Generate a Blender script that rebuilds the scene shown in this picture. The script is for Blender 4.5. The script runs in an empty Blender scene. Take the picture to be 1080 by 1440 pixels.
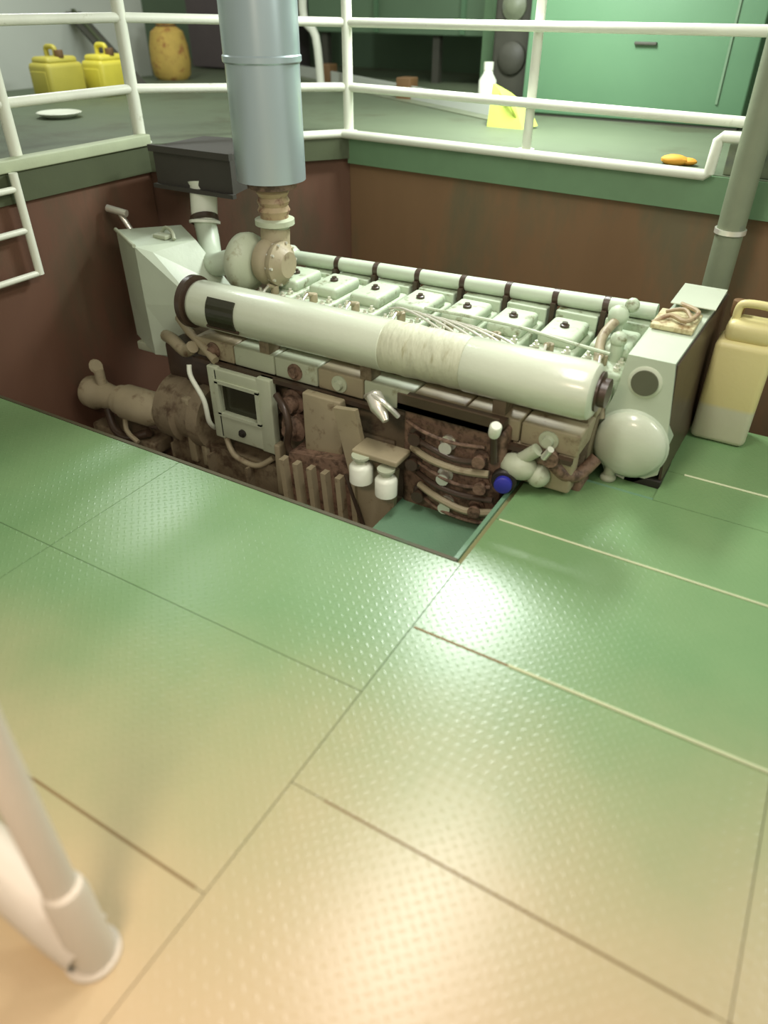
import bpy, bmesh, math, random
from mathutils import Vector, Matrix
random.seed(7)
S = bpy.context.scene
C = S.collection

# ---------------------------------------------------------------- camera
cam_d = bpy.data.cameras.new('camera'); cam = bpy.data.objects.new('camera', cam_d); C.objects.link(cam)
PITCH, ROLL, YAW, FPX = 0.62267, 0.00602, -0.524755, 1015.9
fw = Vector((math.sin(YAW)*math.cos(PITCH), math.cos(YAW)*math.cos(PITCH), -math.sin(PITCH)))
r0 = Vector((math.cos(YAW), -math.sin(YAW), 0)); u0 = r0.cross(fw)
rt = r0*math.cos(ROLL) + u0*math.sin(ROLL); up = -r0*math.sin(ROLL) + u0*math.cos(ROLL)
M4 = Matrix((rt, up, -fw)).transposed().to_4x4(); M4.translation = (0, 0, 2.4)
cam.matrix_world = M4
cam_d.sensor_fit = 'HORIZONTAL'; cam_d.sensor_width = 36; cam_d.lens = 36*FPX/1080
cam_d.clip_start = .05; cam_d.clip_end = 100
cam_d.dof.use_dof = True; cam_d.dof.focus_distance = 4.9; cam_d.dof.aperture_fstop = .9
S.camera = cam

# ---------------------------------------------------------------- world, lamps, exposure
w = bpy.data.worlds.new('world'); S.world = w; w.use_nodes = True
bg = w.node_tree.nodes['Background']; bg.inputs[0].default_value = (.88, .86, .74, 1); bg.inputs[1].default_value = .46
def area(name, loc, target, sx, sy, power, colr, along_y=True):
    l = bpy.data.lights.new(name, 'AREA'); l.shape = 'RECTANGLE'; l.size = sx; l.size_y = sy; l.energy = power; l.color = colr
    o = bpy.data.objects.new(name, l); C.objects.link(o); o.location = loc
    d = Vector(target) - Vector(loc)
    if d.length > 0 and (abs(d.x) > .01 or abs(d.y) > .01): o.rotation_euler = d.to_track_quat('-Z', 'Y').to_euler()
    return o
area('ceiling_tube_far', (-2.35, 6.2, 3.5), (-2.35, 6.2, 0), .5, 1.3, 235, (.95, 1, .97))
area('ceiling_tube_near', (-1.15, 2.6, 3.5), (-1.15, 2.6, 0), .4, 1.9, 72, (1, .95, .88))
area('warm_lamp_stairs', (-1.0, -.4, 3.0), (-1.0, -.4, 0), .6, .6, 72, (1, .76, .60))
area('platform_fill', (-3.0, 9.0, 4.2), (-3.0, 9.0, 0), 1.4, .3, 70, (.97, 1, .95))  # unseen fill light added to brighten the back of the platform
area('platform_fill_left', (-7.2, 6.0, 4.2), (-7.2, 6.0, 0), .3, 1.4, 70, (.95, 1, .97))  # added fill, out of view, lifts the left part of the platform
area('fill_right', (2.5, 4.0, 3.6), (-.8, 3.9, 0), .5, 1.4, 60, (.95, 1, .92))  # out-of-view fill added from the right, aimed at the engine's end housing
S.view_settings.view_transform = 'Standard'; S.view_settings.look = 'None'
S.view_settings.exposure = 0.0; S.view_settings.gamma = 1; S.view_settings.use_curve_mapping = False

# ---------------------------------------------------------------- helpers
def lin(c): return tuple(((v/255+.055)/1.055)**2.4 if v > 10 else v/255/12.92 for v in c) + (1,)
def mat(name, c, rough=.5, metal=0., var=.12, scale=6., c2=None, c2amt=0., c2scale=3., bump=.1, bscale=40., coat=0., stretch=None):
    m = bpy.data.materials.new(name); m.use_nodes = True; nt = m.node_tree; N = nt.nodes; L = nt.links
    b = N['Principled BSDF']; b.inputs['Roughness'].default_value = rough; b.inputs['Metallic'].default_value = metal
    if coat: b.inputs['Coat Weight'].default_value = coat; b.inputs['Coat Roughness'].default_value = .15
    tc = N.new('ShaderNodeNewGeometry'); src = tc.outputs['Position']
    if stretch:
        mp = N.new('ShaderNodeMapping'); mp.inputs['Scale'].default_value = stretch; L.new(src, mp.inputs['Vector']); src = mp.outputs[0]
    n = N.new('ShaderNodeTexNoise'); n.inputs['Scale'].default_value = scale; n.inputs['Detail'].default_value = 5
    L.new(src, n.inputs['Vector'])
    base = lin(c); k = var
    mx = N.new('ShaderNodeMix'); mx.data_type = 'RGBA'
    mx.inputs[6].default_value = tuple(v*(1-k) for v in base[:3])+(1,)
    mx.inputs[7].default_value = tuple(min(1, v*(1+k)) for v in base[:3])+(1,)
    L.new(n.outputs['Fac'], mx.inputs[0]); out = mx.outputs[2]
    if c2:
        n2 = N.new('ShaderNodeTexNoise'); n2.inputs['Scale'].default_value = c2scale; n2.inputs['Detail'].default_value = 6; n2.inputs['Roughness'].default_value = .65
        L.new(src, n2.inputs['Vector'])
        rp = N.new('ShaderNodeMapRange'); rp.inputs[1].default_value = .72-c2amt*.5; rp.inputs[2].default_value = .86-c2amt*.5
        L.new(n2.outputs['Fac'], rp.inputs[0])
        m2 = N.new('ShaderNodeMix'); m2.data_type = 'RGBA'; L.new(rp.outputs[0], m2.inputs[0]); L.new(out, m2.inputs[6]); m2.inputs[7].default_value = lin(c2)
        out = m2.outputs[2]
    L.new(out, b.inputs['Base Color'])
    if bump:
        nb = N.new('ShaderNodeTexNoise'); nb.inputs['Scale'].default_value = bscale; L.new(src, nb.inputs['Vector'])
        bp = N.new('ShaderNodeBump'); bp.inputs['Strength'].default_value = bump; bp.inputs['Distance'].default_value = .01
        L.new(nb.outputs['Fac'], bp.inputs['Height']); L.new(bp.outputs[0], b.inputs['Normal'])
    return m

class MB:
    """collects shapes into one mesh; vertices in world space, or around loc when built with one"""
    def __init__(s): s.v = []; s.f = []; s.sm = []
    def add(s, vs, fs, smooth=False):
        n = len(s.v); s.v += [Vector(v) for v in vs]
        for f in fs: s.f.append([i+n for i in f]); s.sm.append(smooth)
        return s
    def box(s, x0, x1, y0, y1, z0, z1, bev=0.):
        if bev <= 0:
            vs = [(x, y, z) for z in (z0, z1) for y in (y0, y1) for x in (x0, x1)]
            return s.add(vs, [(0,2,3,1),(4,5,7,6),(0,1,5,4),(2,6,7,3),(0,4,6,2),(1,3,7,5)])
        bm = bmesh.new(); bmesh.ops.create_cube(bm, size=1)
        for v in bm.verts: v.co = Vector(((x0+x1)/2+v.co.x*(x1-x0), (y0+y1)/2+v.co.y*(y1-y0), (z0+z1)/2+v.co.z*(z1-z0)))
        bmesh.ops.bevel(bm, geom=bm.edges[:], offset=bev, segments=3, affect='EDGES', profile=.5)
        bm.verts.index_update(); s.add([v.co.copy() for v in bm.verts], [[v.index for v in f.verts] for f in bm.faces], True); bm.free(); return s
    def lathe(s, p, q, prof, seg=24, a0=0, smooth=True):
        """profile [(t along p->q in metres, radius)]"""
        p = Vector(p); q = Vector(q); d = (q-p).normalized(); a = d.orthogonal().normalized(); b = d.cross(a)
        vs = []; fs = []
        for t, r in prof:
            for k in range(seg):
                th = 2*math.pi*k/seg+a0; vs.append(p+d*t+(a*math.cos(th)+b*math.sin(th))*r)
        for i in range(len(prof)-1):
            for k in range(seg):
                k2 = (k+1) % seg; fs.append((i*seg+k, i*seg+k2, (i+1)*seg+k2, (i+1)*seg+k))
        s.add(vs, fs, smooth)
        n = len(vs)
        s.add(vs[:seg], [tuple(range(seg-1, -1, -1))]); s.add(vs[n-seg:], [tuple(range(seg))])
        return s
    def cyl(s, p, q, r, seg=20, r2=None, bev=0.):
        L = (Vector(q)-Vector(p)).length; r2 = r if r2 is None else r2
        pr = [(0, r), (L, r2)] if not bev else [(0, r-bev), (bev*.3, r-bev*.3), (bev, r), (L-bev, r2), (L-bev*.3, r2-bev*.3), (L, r2-bev)]
        return s.lathe(p, q, pr, seg)
    def tube(s, pts, r, seg=10, sub=5):
        P = [Vector(p) for p in pts]
        if sub and len(P) > 2:
            o = []
            for i in range(len(P)-1):
                p0 = P[max(i-1, 0)]; p1 = P[i]; p2 = P[i+1]; p3 = P[min(i+2, len(P)-1)]
                for j in range(sub):
                    t = j/sub
                    o.append(.5*((2*p1)+(p2-p0)*t+(2*p0-5*p1+4*p2-p3)*t*t+(3*p1-p0-3*p2+p3)*t**3))
            o.append(P[-1]); P = o
        vs = []; fs = []; ref = None
        for i, p in enumerate(P):
            d = (P[min(i+1, len(P)-1)]-P[max(i-1, 0)]).normalized()
            if ref is None: ref = d.orthogonal().normalized()
            ref = (ref-d*ref.dot(d)).normalized(); b = d.cross(ref)
            rr = r[min(i, len(r)-1)] if isinstance(r, (list, tuple)) else r
            for k in range(seg):
                th = 2*math.pi*k/seg; vs.append(p+(ref*math.cos(th)+b*math.sin(th))*rr)
        for i in range(len(P)-1):
            for k in range(seg): fs.append((i*seg+k, i*seg+(k+1) % seg, (i+1)*seg+(k+1) % seg, (i+1)*seg+k))
        s.add(vs, fs, True); s.add(vs[:seg], [tuple(range(seg-1, -1, -1))]); s.add(vs[-seg:], [tuple(range(seg))])
        return s
    def prism(s, poly, axis, a, b):
        """poly 2D points in the other two axes, extruded along axis from a to b"""
        def P(u, v, t):
            return (t, u, v) if axis == 'x' else (u, t, v) if axis == 'y' else (u, v, t)
        n = len(poly); vs = [P(u, v, a) for u, v in poly]+[P(u, v, b) for u, v in poly]
        return s.add(vs, [tuple(range(n)), tuple(range(2*n-1, n-1, -1))]+[(i, n+i, n+(i+1) % n, (i+1) % n) for i in range(n)])
    def ball(s, c, r, sq=(1, 1, 1), n=14):
        vs = []; fs = []; c = Vector(c)
        for i in range(n//2+1):
            ph = math.pi*i/(n//2)
            for k in range(n):
                th = 2*math.pi*k/n; vs.append(c+Vector((math.sin(ph)*math.cos(th)*sq[0], math.sin(ph)*math.sin(th)*sq[1], math.cos(ph)*sq[2]))*r)
        for i in range(n//2):
            for k in range(n): fs.append((i*n+k, (i+1)*n+k, (i+1)*n+(k+1) % n, i*n+(k+1) % n))
        return s.add(vs, fs, True)
    def build(s, name, m, parent=None, loc=None):
        po = W[parent.name] if parent else Vector((0, 0, 0))
        org = Vector(loc) if loc is not None else po
        vs = s.v if loc is not None else [v-po for v in s.v]
        me = bpy.data.meshes.new(name); me.from_pydata([tuple(v) for v in vs], [], s.f)
        bm = bmesh.new(); bm.from_mesh(me)
        fl = [f.smooth for f in bm.faces]
        for f, k in zip(bm.faces, s.sm): f.smooth = k
        bmesh.ops.remove_doubles(bm, verts=bm.verts[:], dist=1e-5)
        bmesh.ops.recalc_face_normals(bm, faces=bm.faces[:]); bm.to_mesh(me); bm.free()
        if any(s.sm):
            me.set_sharp_from_angle(angle=math.radians(40))
        me.materials.append(m)
        o = bpy.data.objects.new(name, me); C.objects.link(o)
        if parent: o.parent = parent
        o.location = org-po; W[o.name] = org
        return o
W = {}
def tag(o, label=None, cat=None, group=None, kind=None):
    if label: o['label'] = label
    if cat: o['category'] = cat
    if group: o['group'] = group
    if kind: o['kind'] = kind
    return o
def thing(name, loc, label, cat, group=None):
    o = bpy.data.objects.new(name, None); C.objects.link(o); o.location = loc; o.empty_display_size = .1; W[o.name] = Vector(loc)
    return tag(o, label, cat, group)
def struct(o): o['kind'] = 'structure'; return o
def dup(src, parent, loc):
    c = src.copy(); C.objects.link(c); c.parent = parent; c.location = Vector(loc)-(W[parent.name] if parent else Vector((0,0,0))); W[c.name] = Vector(loc)
    for g in list(src.children):
        if g.name == c.name: continue
        d = g.copy(); C.objects.link(d); d.parent = c; W[d.name] = Vector(loc)
    return c

# ---------------------------------------------------------------- materials
def chequer(name, green, glow_tan, amount, rough):
    m = bpy.data.materials.new(name); m.use_nodes = True; nt = m.node_tree; N = nt.nodes; L = nt.links
    b = N['Principled BSDF']; b.inputs['Roughness'].default_value = rough; b.inputs['Specular IOR Level'].default_value = .75
    g = N.new('ShaderNodeNewGeometry'); sep = N.new('ShaderNodeSeparateXYZ'); L.new(g.outputs['Position'], sep.inputs[0])
    def mt(op, a, b_=None, c_=None):
        n = N.new('ShaderNodeMath'); n.operation = op
        for i, v in enumerate((a, b_, c_)):
            if v is None: continue
            if isinstance(v, (int, float)): n.inputs[i].default_value = v
            else: L.new(v, n.inputs[i])
        return n.outputs[0]
    # raised lugs of the chequer plate: one oval per cell, turned 90 degrees in every other cell
    cs = 1/.036
    u = mt('MULTIPLY', mt('ADD', sep.outputs[0], sep.outputs[1]), cs*.7071); v = mt('MULTIPLY', mt('SUBTRACT', sep.outputs[0], sep.outputs[1]), cs*.7071)
    fu = mt('SUBTRACT', mt('FRACT', u), .5); fv = mt('SUBTRACT', mt('FRACT', v), .5)
    par = mt('FLOORED_MODULO', mt('ADD', mt('FLOOR', u), mt('FLOOR', v)), 2)
    ip = mt('SUBTRACT', 1, par)
    la = mt('ADD', mt('MULTIPLY', fu, ip), mt('MULTIPLY', fv, par)); sa = mt('ADD', mt('MULTIPLY', fv, ip), mt('MULTIPLY', fu, par))
    d2 = mt('ADD', mt('POWER', mt('DIVIDE', mt('ABSOLUTE', la), .48), 2), mt('POWER', mt('DIVIDE', mt('ABSOLUTE', sa), .17), 2))
    h = mt('MULTIPLY', mt('MAXIMUM', mt('SUBTRACT', 1, d2), 0), 1.4)
    nz = N.new('ShaderNodeTexNoise'); nz.inputs['Scale'].default_value = 5; nz.inputs['Detail'].default_value = 3; L.new(g.outputs['Position'], nz.inputs[0])
    ht = mt('ADD', h, mt('MULTIPLY', nz.outputs['Fac'], 1.5))
    bp = N.new('ShaderNodeBump'); bp.inputs['Strength'].default_value = .5; bp.inputs['Distance'].default_value = .0009
    L.new(ht, bp.inputs['Height']); L.new(bp.outputs[0], b.inputs['Normal'])
    # warm foreground light painted into the colour as tan, fading with distance, ragged borders
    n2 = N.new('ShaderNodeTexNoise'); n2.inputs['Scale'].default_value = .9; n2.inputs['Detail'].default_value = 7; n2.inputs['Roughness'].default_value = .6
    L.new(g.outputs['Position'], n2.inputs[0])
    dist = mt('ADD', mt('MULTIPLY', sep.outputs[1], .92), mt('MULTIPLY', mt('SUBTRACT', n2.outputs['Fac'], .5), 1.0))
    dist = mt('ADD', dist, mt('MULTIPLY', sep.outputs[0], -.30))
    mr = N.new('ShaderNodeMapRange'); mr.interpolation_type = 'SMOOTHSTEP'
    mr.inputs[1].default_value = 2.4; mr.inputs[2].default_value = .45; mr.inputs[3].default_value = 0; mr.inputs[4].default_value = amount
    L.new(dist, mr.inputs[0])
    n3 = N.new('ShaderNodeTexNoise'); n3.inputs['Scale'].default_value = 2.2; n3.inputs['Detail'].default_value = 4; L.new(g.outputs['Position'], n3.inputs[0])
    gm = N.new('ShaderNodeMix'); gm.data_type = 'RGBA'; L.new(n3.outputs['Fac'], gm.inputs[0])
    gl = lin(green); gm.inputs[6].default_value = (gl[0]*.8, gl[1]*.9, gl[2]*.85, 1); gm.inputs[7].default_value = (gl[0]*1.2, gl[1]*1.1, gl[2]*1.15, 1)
    mx = N.new('ShaderNodeMix'); mx.data_type = 'RGBA'; L.new(mr.outputs[0], mx.inputs[0]); L.new(gm.outputs[2], mx.inputs[6]); mx.inputs[7].default_value = lin(glow_tan)
    L.new(mx.outputs[2], b.inputs['Base Color'])
    return m
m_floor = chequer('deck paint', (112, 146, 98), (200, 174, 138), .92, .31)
m_lower = chequer('lower plate paint', (106, 144, 114), (200, 170, 130), 0, .45)
m_gap = mat('plate gap grime', (134, 134, 92), .8)
m_joint = mat('dirty joint filler', (124, 104, 66), .7)
m_bead = mat('pale weld bead', (196, 205, 165), .5)
m_edge = mat('dark edge angle', (78, 74, 52), .6, c2=(60, 88, 55), c2amt=.3)
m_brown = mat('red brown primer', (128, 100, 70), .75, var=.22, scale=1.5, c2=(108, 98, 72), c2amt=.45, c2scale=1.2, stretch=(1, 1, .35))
m_brown_left = mat('red brown primer, shaded', (98, 68, 50), .75, var=.25, scale=1.5, c2=(80, 68, 48), c2amt=.4, c2scale=1.2, stretch=(1, 1, .35))  # same primer as the back wall, darkened for the dimmer left side
m_pit = mat('bilge brown', (90, 70, 52), .7, var=.3, scale=2)
m_pdeck = mat('platform deck green', (92, 104, 80), .6, var=.15, scale=2, c2=(80, 86, 64), c2amt=.4, c2scale=1)
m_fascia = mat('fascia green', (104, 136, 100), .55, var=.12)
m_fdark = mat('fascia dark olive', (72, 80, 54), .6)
m_white = mat('white rail paint', (222, 226, 208), .4, var=.06, c2=(170, 170, 140), c2amt=.15, c2scale=8)
m_near = mat('cream rail paint', (204, 196, 180), .5, var=.05)
m_curb = mat('pale green curb paint', (172, 182, 150), .5, var=.08)
m_gbox = mat('green cabinet paint', (90, 126, 94), .45, var=.08, scale=2)
m_gwall = mat('far wall green', (100, 126, 98), .6, var=.15, scale=1.5)
m_pale = mat('pale wall paint', (188, 194, 184), .6, var=.06, scale=1.5)
m_dark = mat('dark machinery grey', (66, 66, 56), .6, var=.3, scale=4)
m_dgrey = mat('trunk grey', (62, 60, 54), .6, var=.1)
m_eng = mat('engine pale green paint', (186, 198, 176), .42, var=.10, scale=5, c2=(140, 140, 106), c2amt=.16, c2scale=7, bump=.08)
m_head = mat('head paint', (180, 194, 168), .5, var=.15, scale=9, c2=(112, 112, 78), c2amt=.34, c2scale=11, bump=.2)
m_tank = mat('receiver paint', (200, 208, 186), .3, var=.07, scale=4, c2=(150, 152, 118), c2amt=.10, c2scale=5, coat=.6)
m_wrap = mat('wrapped lagging', (186, 190, 164), .6, var=.15, scale=14, c2=(160, 160, 128), c2amt=.3, c2scale=12, bump=.7, bscale=26, stretch=(1.6, .5, .5))
m_block = mat('dirty block', (128, 116, 92), .6, var=.3, scale=5, c2=(82, 66, 48), c2amt=.42, c2scale=5, bump=.3)
m_beige = mat('beige bracket paint', (156, 146, 118), .55, var=.18, scale=6, c2=(104, 84, 60), c2amt=.3, c2scale=7)
m_oil = mat('oily brown', (66, 52, 40), .35, var=.3, scale=8)
m_rust = mat('rust brown red', (124, 100, 82), .6, var=.35, scale=14, c2=(78, 60, 46), c2amt=.5, c2scale=16, bump=.5)
m_panel = mat('panel white green', (176, 184, 158), .5, var=.1, scale=6, c2=(130, 124, 92), c2amt=.25, c2scale=6)
m_glass = mat('dark glass', (50, 50, 36), .2, var=.1)
m_steel = mat('bright steel', (226, 224, 210), .3, .6, var=.1)
m_filter = mat('white filter', (226, 232, 214), .35, var=.05)
m_blue = mat('blue cap', (44, 46, 150), .4, var=.1)
m_black = mat('black rubber', (38, 34, 28), .5, var=.2)
m_duct = mat('silver duct sheet', (178, 194, 196), .3, .6, var=.06, scale=3, bump=.05, bscale=6, stretch=(1, 1, .2))
m_tan = mat('tan hot pipe', (160, 142, 108), .6, var=.25, scale=12, c2=(110, 74, 56), c2amt=.4, c2scale=10)
m_yel = mat('yellow plastic', (216, 204, 74), .4, var=.15, scale=5)
m_yel2 = mat('dull yellow plastic', (186, 176, 74), .45, var=.15, scale=5)
m_brn = mat('brown cap', (112, 84, 52), .6)
m_ochre = mat('ochre canvas', (196, 166, 84), .8, var=.3, scale=6, c2=(160, 108, 60), c2amt=.4, c2scale=8, bump=.6, bscale=12)
m_lime = mat('lime cloth', (178, 196, 84), .7, var=.1)
m_orange = mat('orange cloth', (222, 160, 56), .7, var=.15)
m_pole = mat('pole grey green', (116, 124, 100), .5, var=.15, c2=(86, 92, 92), c2amt=.3)

# ---------------------------------------------------------------- floor: frame and plates
fl = struct(MB().box(-4.9, 2.2, -1.5, 2.70, -.06, -.022).box(-1.13, 2.2, 2.70, 3.80, -.06, -.022).box(-.385, 2.2, 3.80, 4.95, -.06, -.022).build('floor', m_gap))
PL = []
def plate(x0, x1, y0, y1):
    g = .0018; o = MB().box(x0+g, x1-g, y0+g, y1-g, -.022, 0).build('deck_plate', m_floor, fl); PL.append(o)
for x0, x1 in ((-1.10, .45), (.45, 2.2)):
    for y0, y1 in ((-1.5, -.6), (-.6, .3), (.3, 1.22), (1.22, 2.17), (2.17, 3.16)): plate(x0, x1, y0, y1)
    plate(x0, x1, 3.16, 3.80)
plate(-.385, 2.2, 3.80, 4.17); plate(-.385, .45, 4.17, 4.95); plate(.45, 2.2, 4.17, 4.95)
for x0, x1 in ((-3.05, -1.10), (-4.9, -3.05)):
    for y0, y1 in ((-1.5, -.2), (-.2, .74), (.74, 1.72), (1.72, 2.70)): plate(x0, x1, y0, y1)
def bead(x0, x1, y, r=.006):
    MB().tube([(x0, y, .001), (x0*.7+x1*.3, y+.001, .002), (x0*.3+x1*.7, y-.001, .001), (x1, y, .002)], r, 6, 3).build('weld_bead', m_bead, fl)
bead(-1.08, 2.1, 3.16, .007); bead(-.62, 2.1, 2.17, .008); bead(-.28, 2.1, 4.17, .008)
def strip(x0, x1, y0, y1): MB().box(x0, x1, y0, y1, -.004, .0015).build('joint_strip', m_joint, fl)
strip(-1.95, -1.14, .735, .745); strip(-1.09, -.62, 2.164, 2.176); strip(-.95, .4, 1.215, 1.223)
# angle iron along the opening
ed = MB().box(-4.9, -1.13, 2.70, 2.725, -.09, .004).build('trim_1', m_edge); struct(ed)
ed = MB().box(-1.155, -1.13, 2.725, 3.80, -.34, -.0).build('trim_2', m_lower); struct(ed)
struct(MB().box(-1.13, -.385, 3.80, 3.82, -.20, -.001).build('trim_3', m_lower))
struct(MB().box(-1.86, -1.155, 2.72, 3.72, -.32, -.30).build('lower_plate', m_lower))
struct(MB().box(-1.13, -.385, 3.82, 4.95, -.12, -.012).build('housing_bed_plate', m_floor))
# pit and brown walls
struct(MB().box(-4.95, 2.2, 2.0, 6.3, -.80, -.70).build('pit_floor', m_pit))
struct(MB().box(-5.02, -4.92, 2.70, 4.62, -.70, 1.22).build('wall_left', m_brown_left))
dg = (Vector((-3.85, 6.0, 0))-Vector((-4.92, 4.62, 0)))
nx = Vector((-dg.y, dg.x, 0)).normalized()*.1
def slab(p, q, z0, z1, name, m, off=.1):
    p = Vector((p[0], p[1], 0)); q = Vector((q[0], q[1], 0)); d = q-p; n = Vector((-d.y, d.x, 0)).normalized()*off
    return MB().prism([(p.x, p.y), (q.x, q.y), (q.x+n.x, q.y+n.y), (p.x+n.x, p.y+n.y)], 'z', z0, z1).build(name, m)
A0 = (-4.90, 2.7); A1 = (-4.92, 4.62); A2 = (-3.85, 6.0); A3 = (-.78, 5.78); A4 = (2.2, 5.55)
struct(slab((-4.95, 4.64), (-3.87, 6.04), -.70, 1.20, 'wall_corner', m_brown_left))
struct(slab((-3.87, 6.03), (2.2, 5.60), -.70, 1.20, 'wall_back', m_brown))
# platform
pts = [(-4.92, -1.0), A1, A2, A3, A4, (2.2, 12.0), (-12.5, 12.0), (-12.5, -1.0)]
struct(MB().prism(pts[::-1], 'z', 1.30, 1.40).build('platform_floor', m_pdeck))
struct(slab(A3, A4, 1.16, 1.395, 'trim_4', m_fascia, -.03)); struct(slab(A2, A3, 1.16, 1.395, 'trim_5', m_fascia, -.03))
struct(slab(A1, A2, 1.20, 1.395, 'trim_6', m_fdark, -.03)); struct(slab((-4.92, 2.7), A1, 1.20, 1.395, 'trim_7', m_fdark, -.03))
# background walls
struct(MB().box(-12.5, 2.2, 12.0, 12.1, 1.4, 5).build('wall_far', m_gwall))
struct(MB().box(-9.35, -9.2, 2.0, 9.0, 1.4, 5).build('wall_far_left', m_pale))
struct(MB().box(2.2, 2.3, 5.5, 12.0, 1.4, 5).build('wall_right', m_gwall))

# ---------------------------------------------------------------- far handrail
hr = thing('handrail', (-3.85, 6.0, 1.4), 'long white pipe handrail running round the platform edge above the engine pit', 'railing')
def vv(p, z): return (p[0], p[1], z)
def inset(p, d=.0): return p
B0 = (-4.95, 2.2); 
rails = [[vv((-4.97, 1.6), 0), vv((-4.99, 4.64), 0), vv((-3.88, 6.04), 0), vv((-.30, 5.80), 0), vv((2.1, 5.62), 0)]]
for z, zr in ((1.765, 1.72), (2.225, 2.225), (2.66, 2.66)):
    l = [(-4.97, 1.6, z+.03), (-4.99, 4.64, z+.02), (-3.88, 6.04, z-.02), (-.30, 5.80, zr), (2.1, 5.62, zr-.03)]
    MB().tube(l, .034, 12, 0).build('rail', m_white, hr)
for (x, y, r) in ((-4.98, 3.48, .042), (-4.99, 4.64, .048), (-3.88, 6.04, .044), (-2.2, 6.0, .036), (.45, 5.78, .036), (-4.97, 1.6, .042)):
    MB().cyl((x, y, 1.405), (x, y, 2.68), r, 14).lathe((x, y, 1.40), (x, y, 1.42), [(0, r*1.8), (.012, r*1.8)], 14).build('post', m_white, hr)
# bottom pipe / kerb bars at the deck edge
MB().tube([(-3.88, 5.93, 1.40), (-.80, 5.72, 1.405), (-.775, 5.71, 1.42), (-.765, 5.71, 1.62), (-.74, 5.71, 1.645), (-.25, 5.69, 1.65)], .036, 12, 0).build('bottom_rail', m_white, hr)
MB().tube([(-4.40, 5.26, 1.40), (-3.88, 5.93, 1.40)], .034, 12, 0).build('bottom_rail', m_white, hr)
o = MB().box(-4.97, -4.87, 1.6, 4.64, 1.395, 1.475, .01).build('kerb_bar', m_curb, hr); o['label'] = 'pale green kerb bar'

# plinth the bottom rail climbs over
k = MB().box(-.70, .6, 5.80, 6.25, 1.40, 1.60, .01).build('cable_box', m_pole)
tag(k, 'low grey green box on the platform edge behind the stepped white rail end', 'box')

# ---------------------------------------------------------------- steel pole right
po = thing('support_pole', (-.52, 5.45, -.70), 'grey green steel pillar rising from the pit behind the cream jerrycan', 'pillar')
MB().cyl((-.52, 5.45, -.70), (-.52, 5.45, 4.2), .088, 24).build('shaft', m_pole, po)
MB().lathe((-.52, 5.45, 1.12), (-.52, 5.45, 1.16), [(0, .10), (.03, .10)], 24).build('collar', m_steel, po)
MB().cyl((-.52, 5.45, -.70), (-.52, 5.45, -.66), .16, 24).build('foot_plate', m_pole, po)

# ---------------------------------------------------------------- objects on the far platform
g = thing('green_cabinet', (-1.95, 8.3, 1.4), 'large bright green steel cabinet standing on the platform at upper right', 'cabinet')
MB().box(-3.02, -.92, 7.95, 8.8, 1.42, 3.4, .02).build('body', m_gbox, g)
MB().box(-3.00, -.94, 7.97, 8.78, 1.40, 1.45).build('plinth', m_dark, g)
MB().box(-2.75, -1.15, 7.935, 7.955, 2.48, 2.50).box(-1.17, -1.15, 7.935, 7.955, 1.6, 2.50).build('door_seam', m_gwall, g)
MB().box(-1.98, -1.78, 7.915, 7.955, 2.03, 2.055, .006).build('handle', m_dark, g)
g = thing('green_casing', (-5.0, 10.5, 1.4), 'green steel casing raised on legs far behind the middle of the handrail', 'casing')
MB().box(-7.2, -3.55, 10.2, 11.2, 1.95, 4, .02).build('body', m_gwall, g)
for x in (-7.0, -5.2, -3.7): MB().box(x-.05, x+.05, 10.3, 10.4, 1.4, 1.97).build('leg', m_dark, g)
for x in (-6.1, -4.8): MB().box(x, x+.06, 10.17, 10.21, 1.97, 4).build('rib', m_gbox, g)
g = thing('dark_machine', (-3.45, 8.75, 1.4), 'dark grey upright machine beside the left edge of green cabinet', 'machine')
MB().box(-3.62, -3.16, 8.5, 9.0, 1.4, 3.3, .04).build('body', m_dark, g)
MB().lathe((-3.40, 8.52, 2.30), (-3.40, 8.40, 2.30), [(0, .13), (.05, .13), (.08, .08), (.10, .05)], 18).build('gauge', m_pole, g)
MB().lathe((-3.38, 8.52, 1.85), (-3.38, 8.40, 1.85), [(0, .16), (.06, .15), (.1, .1)], 18).build('cover', m_dark, g)
g = thing('green_post', (-3.95, 9.2, 1.4), 'slim green steel post left of the dark upright machine', 'post')
MB().box(-4.03, -3.91, 9.15, 9.27, 1.4, 4, .01).build('shaft', m_fascia, g); MB().box(-4.1, -3.84, 9.08, 9.34, 1.4, 1.42).build('foot', m_fascia, g)
# grey channel beam lying across the platform
g = thing('steel_channel', (-5.0, 8.6, 1.4), 'long grey steel channel lying slantwise on the platform behind duct and middle post', 'beam')
def beam(p, q, wd, h, m, name, par):
    p = Vector(p); q = Vector(q); d = (q-p).normalized(); n = Vector((-d.y, d.x, 0)).normalized()*wd/2; mb = MB()
    vs = []
    for a in (p, q):
        for s_, zz in ((1, 0), (1, h), (-1, h), (-1, 0)): vs.append(a+n*s_+Vector((0, 0, zz)))
    mb.add(vs, [(0,1,2,3),(4,7,6,5),(0,4,5,1),(1,5,6,2),(2,6,7,3),(3,7,4,0)]); return mb.build(name, m, par)
beam((-7.7, 10.3, 1.4), (-2.75, 7.35, 1.4), .03, .14, m_pale, 'web', g)
beam((-7.69, 10.2, 1.4), (-2.74, 7.25, 1.4), .22, .012, m_pole, 'flange', g)
for t in (.25, .62): 
    c = Vector((-7.7, 10.3, 1.4)).lerp(Vector((-2.75, 7.35, 1.4)), t); MB().box(c.x-.09, c.x+.09, c.y-.1, c.y+.1, 1.40, 1.62, .01).build('clamp', m_brn, g)
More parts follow.
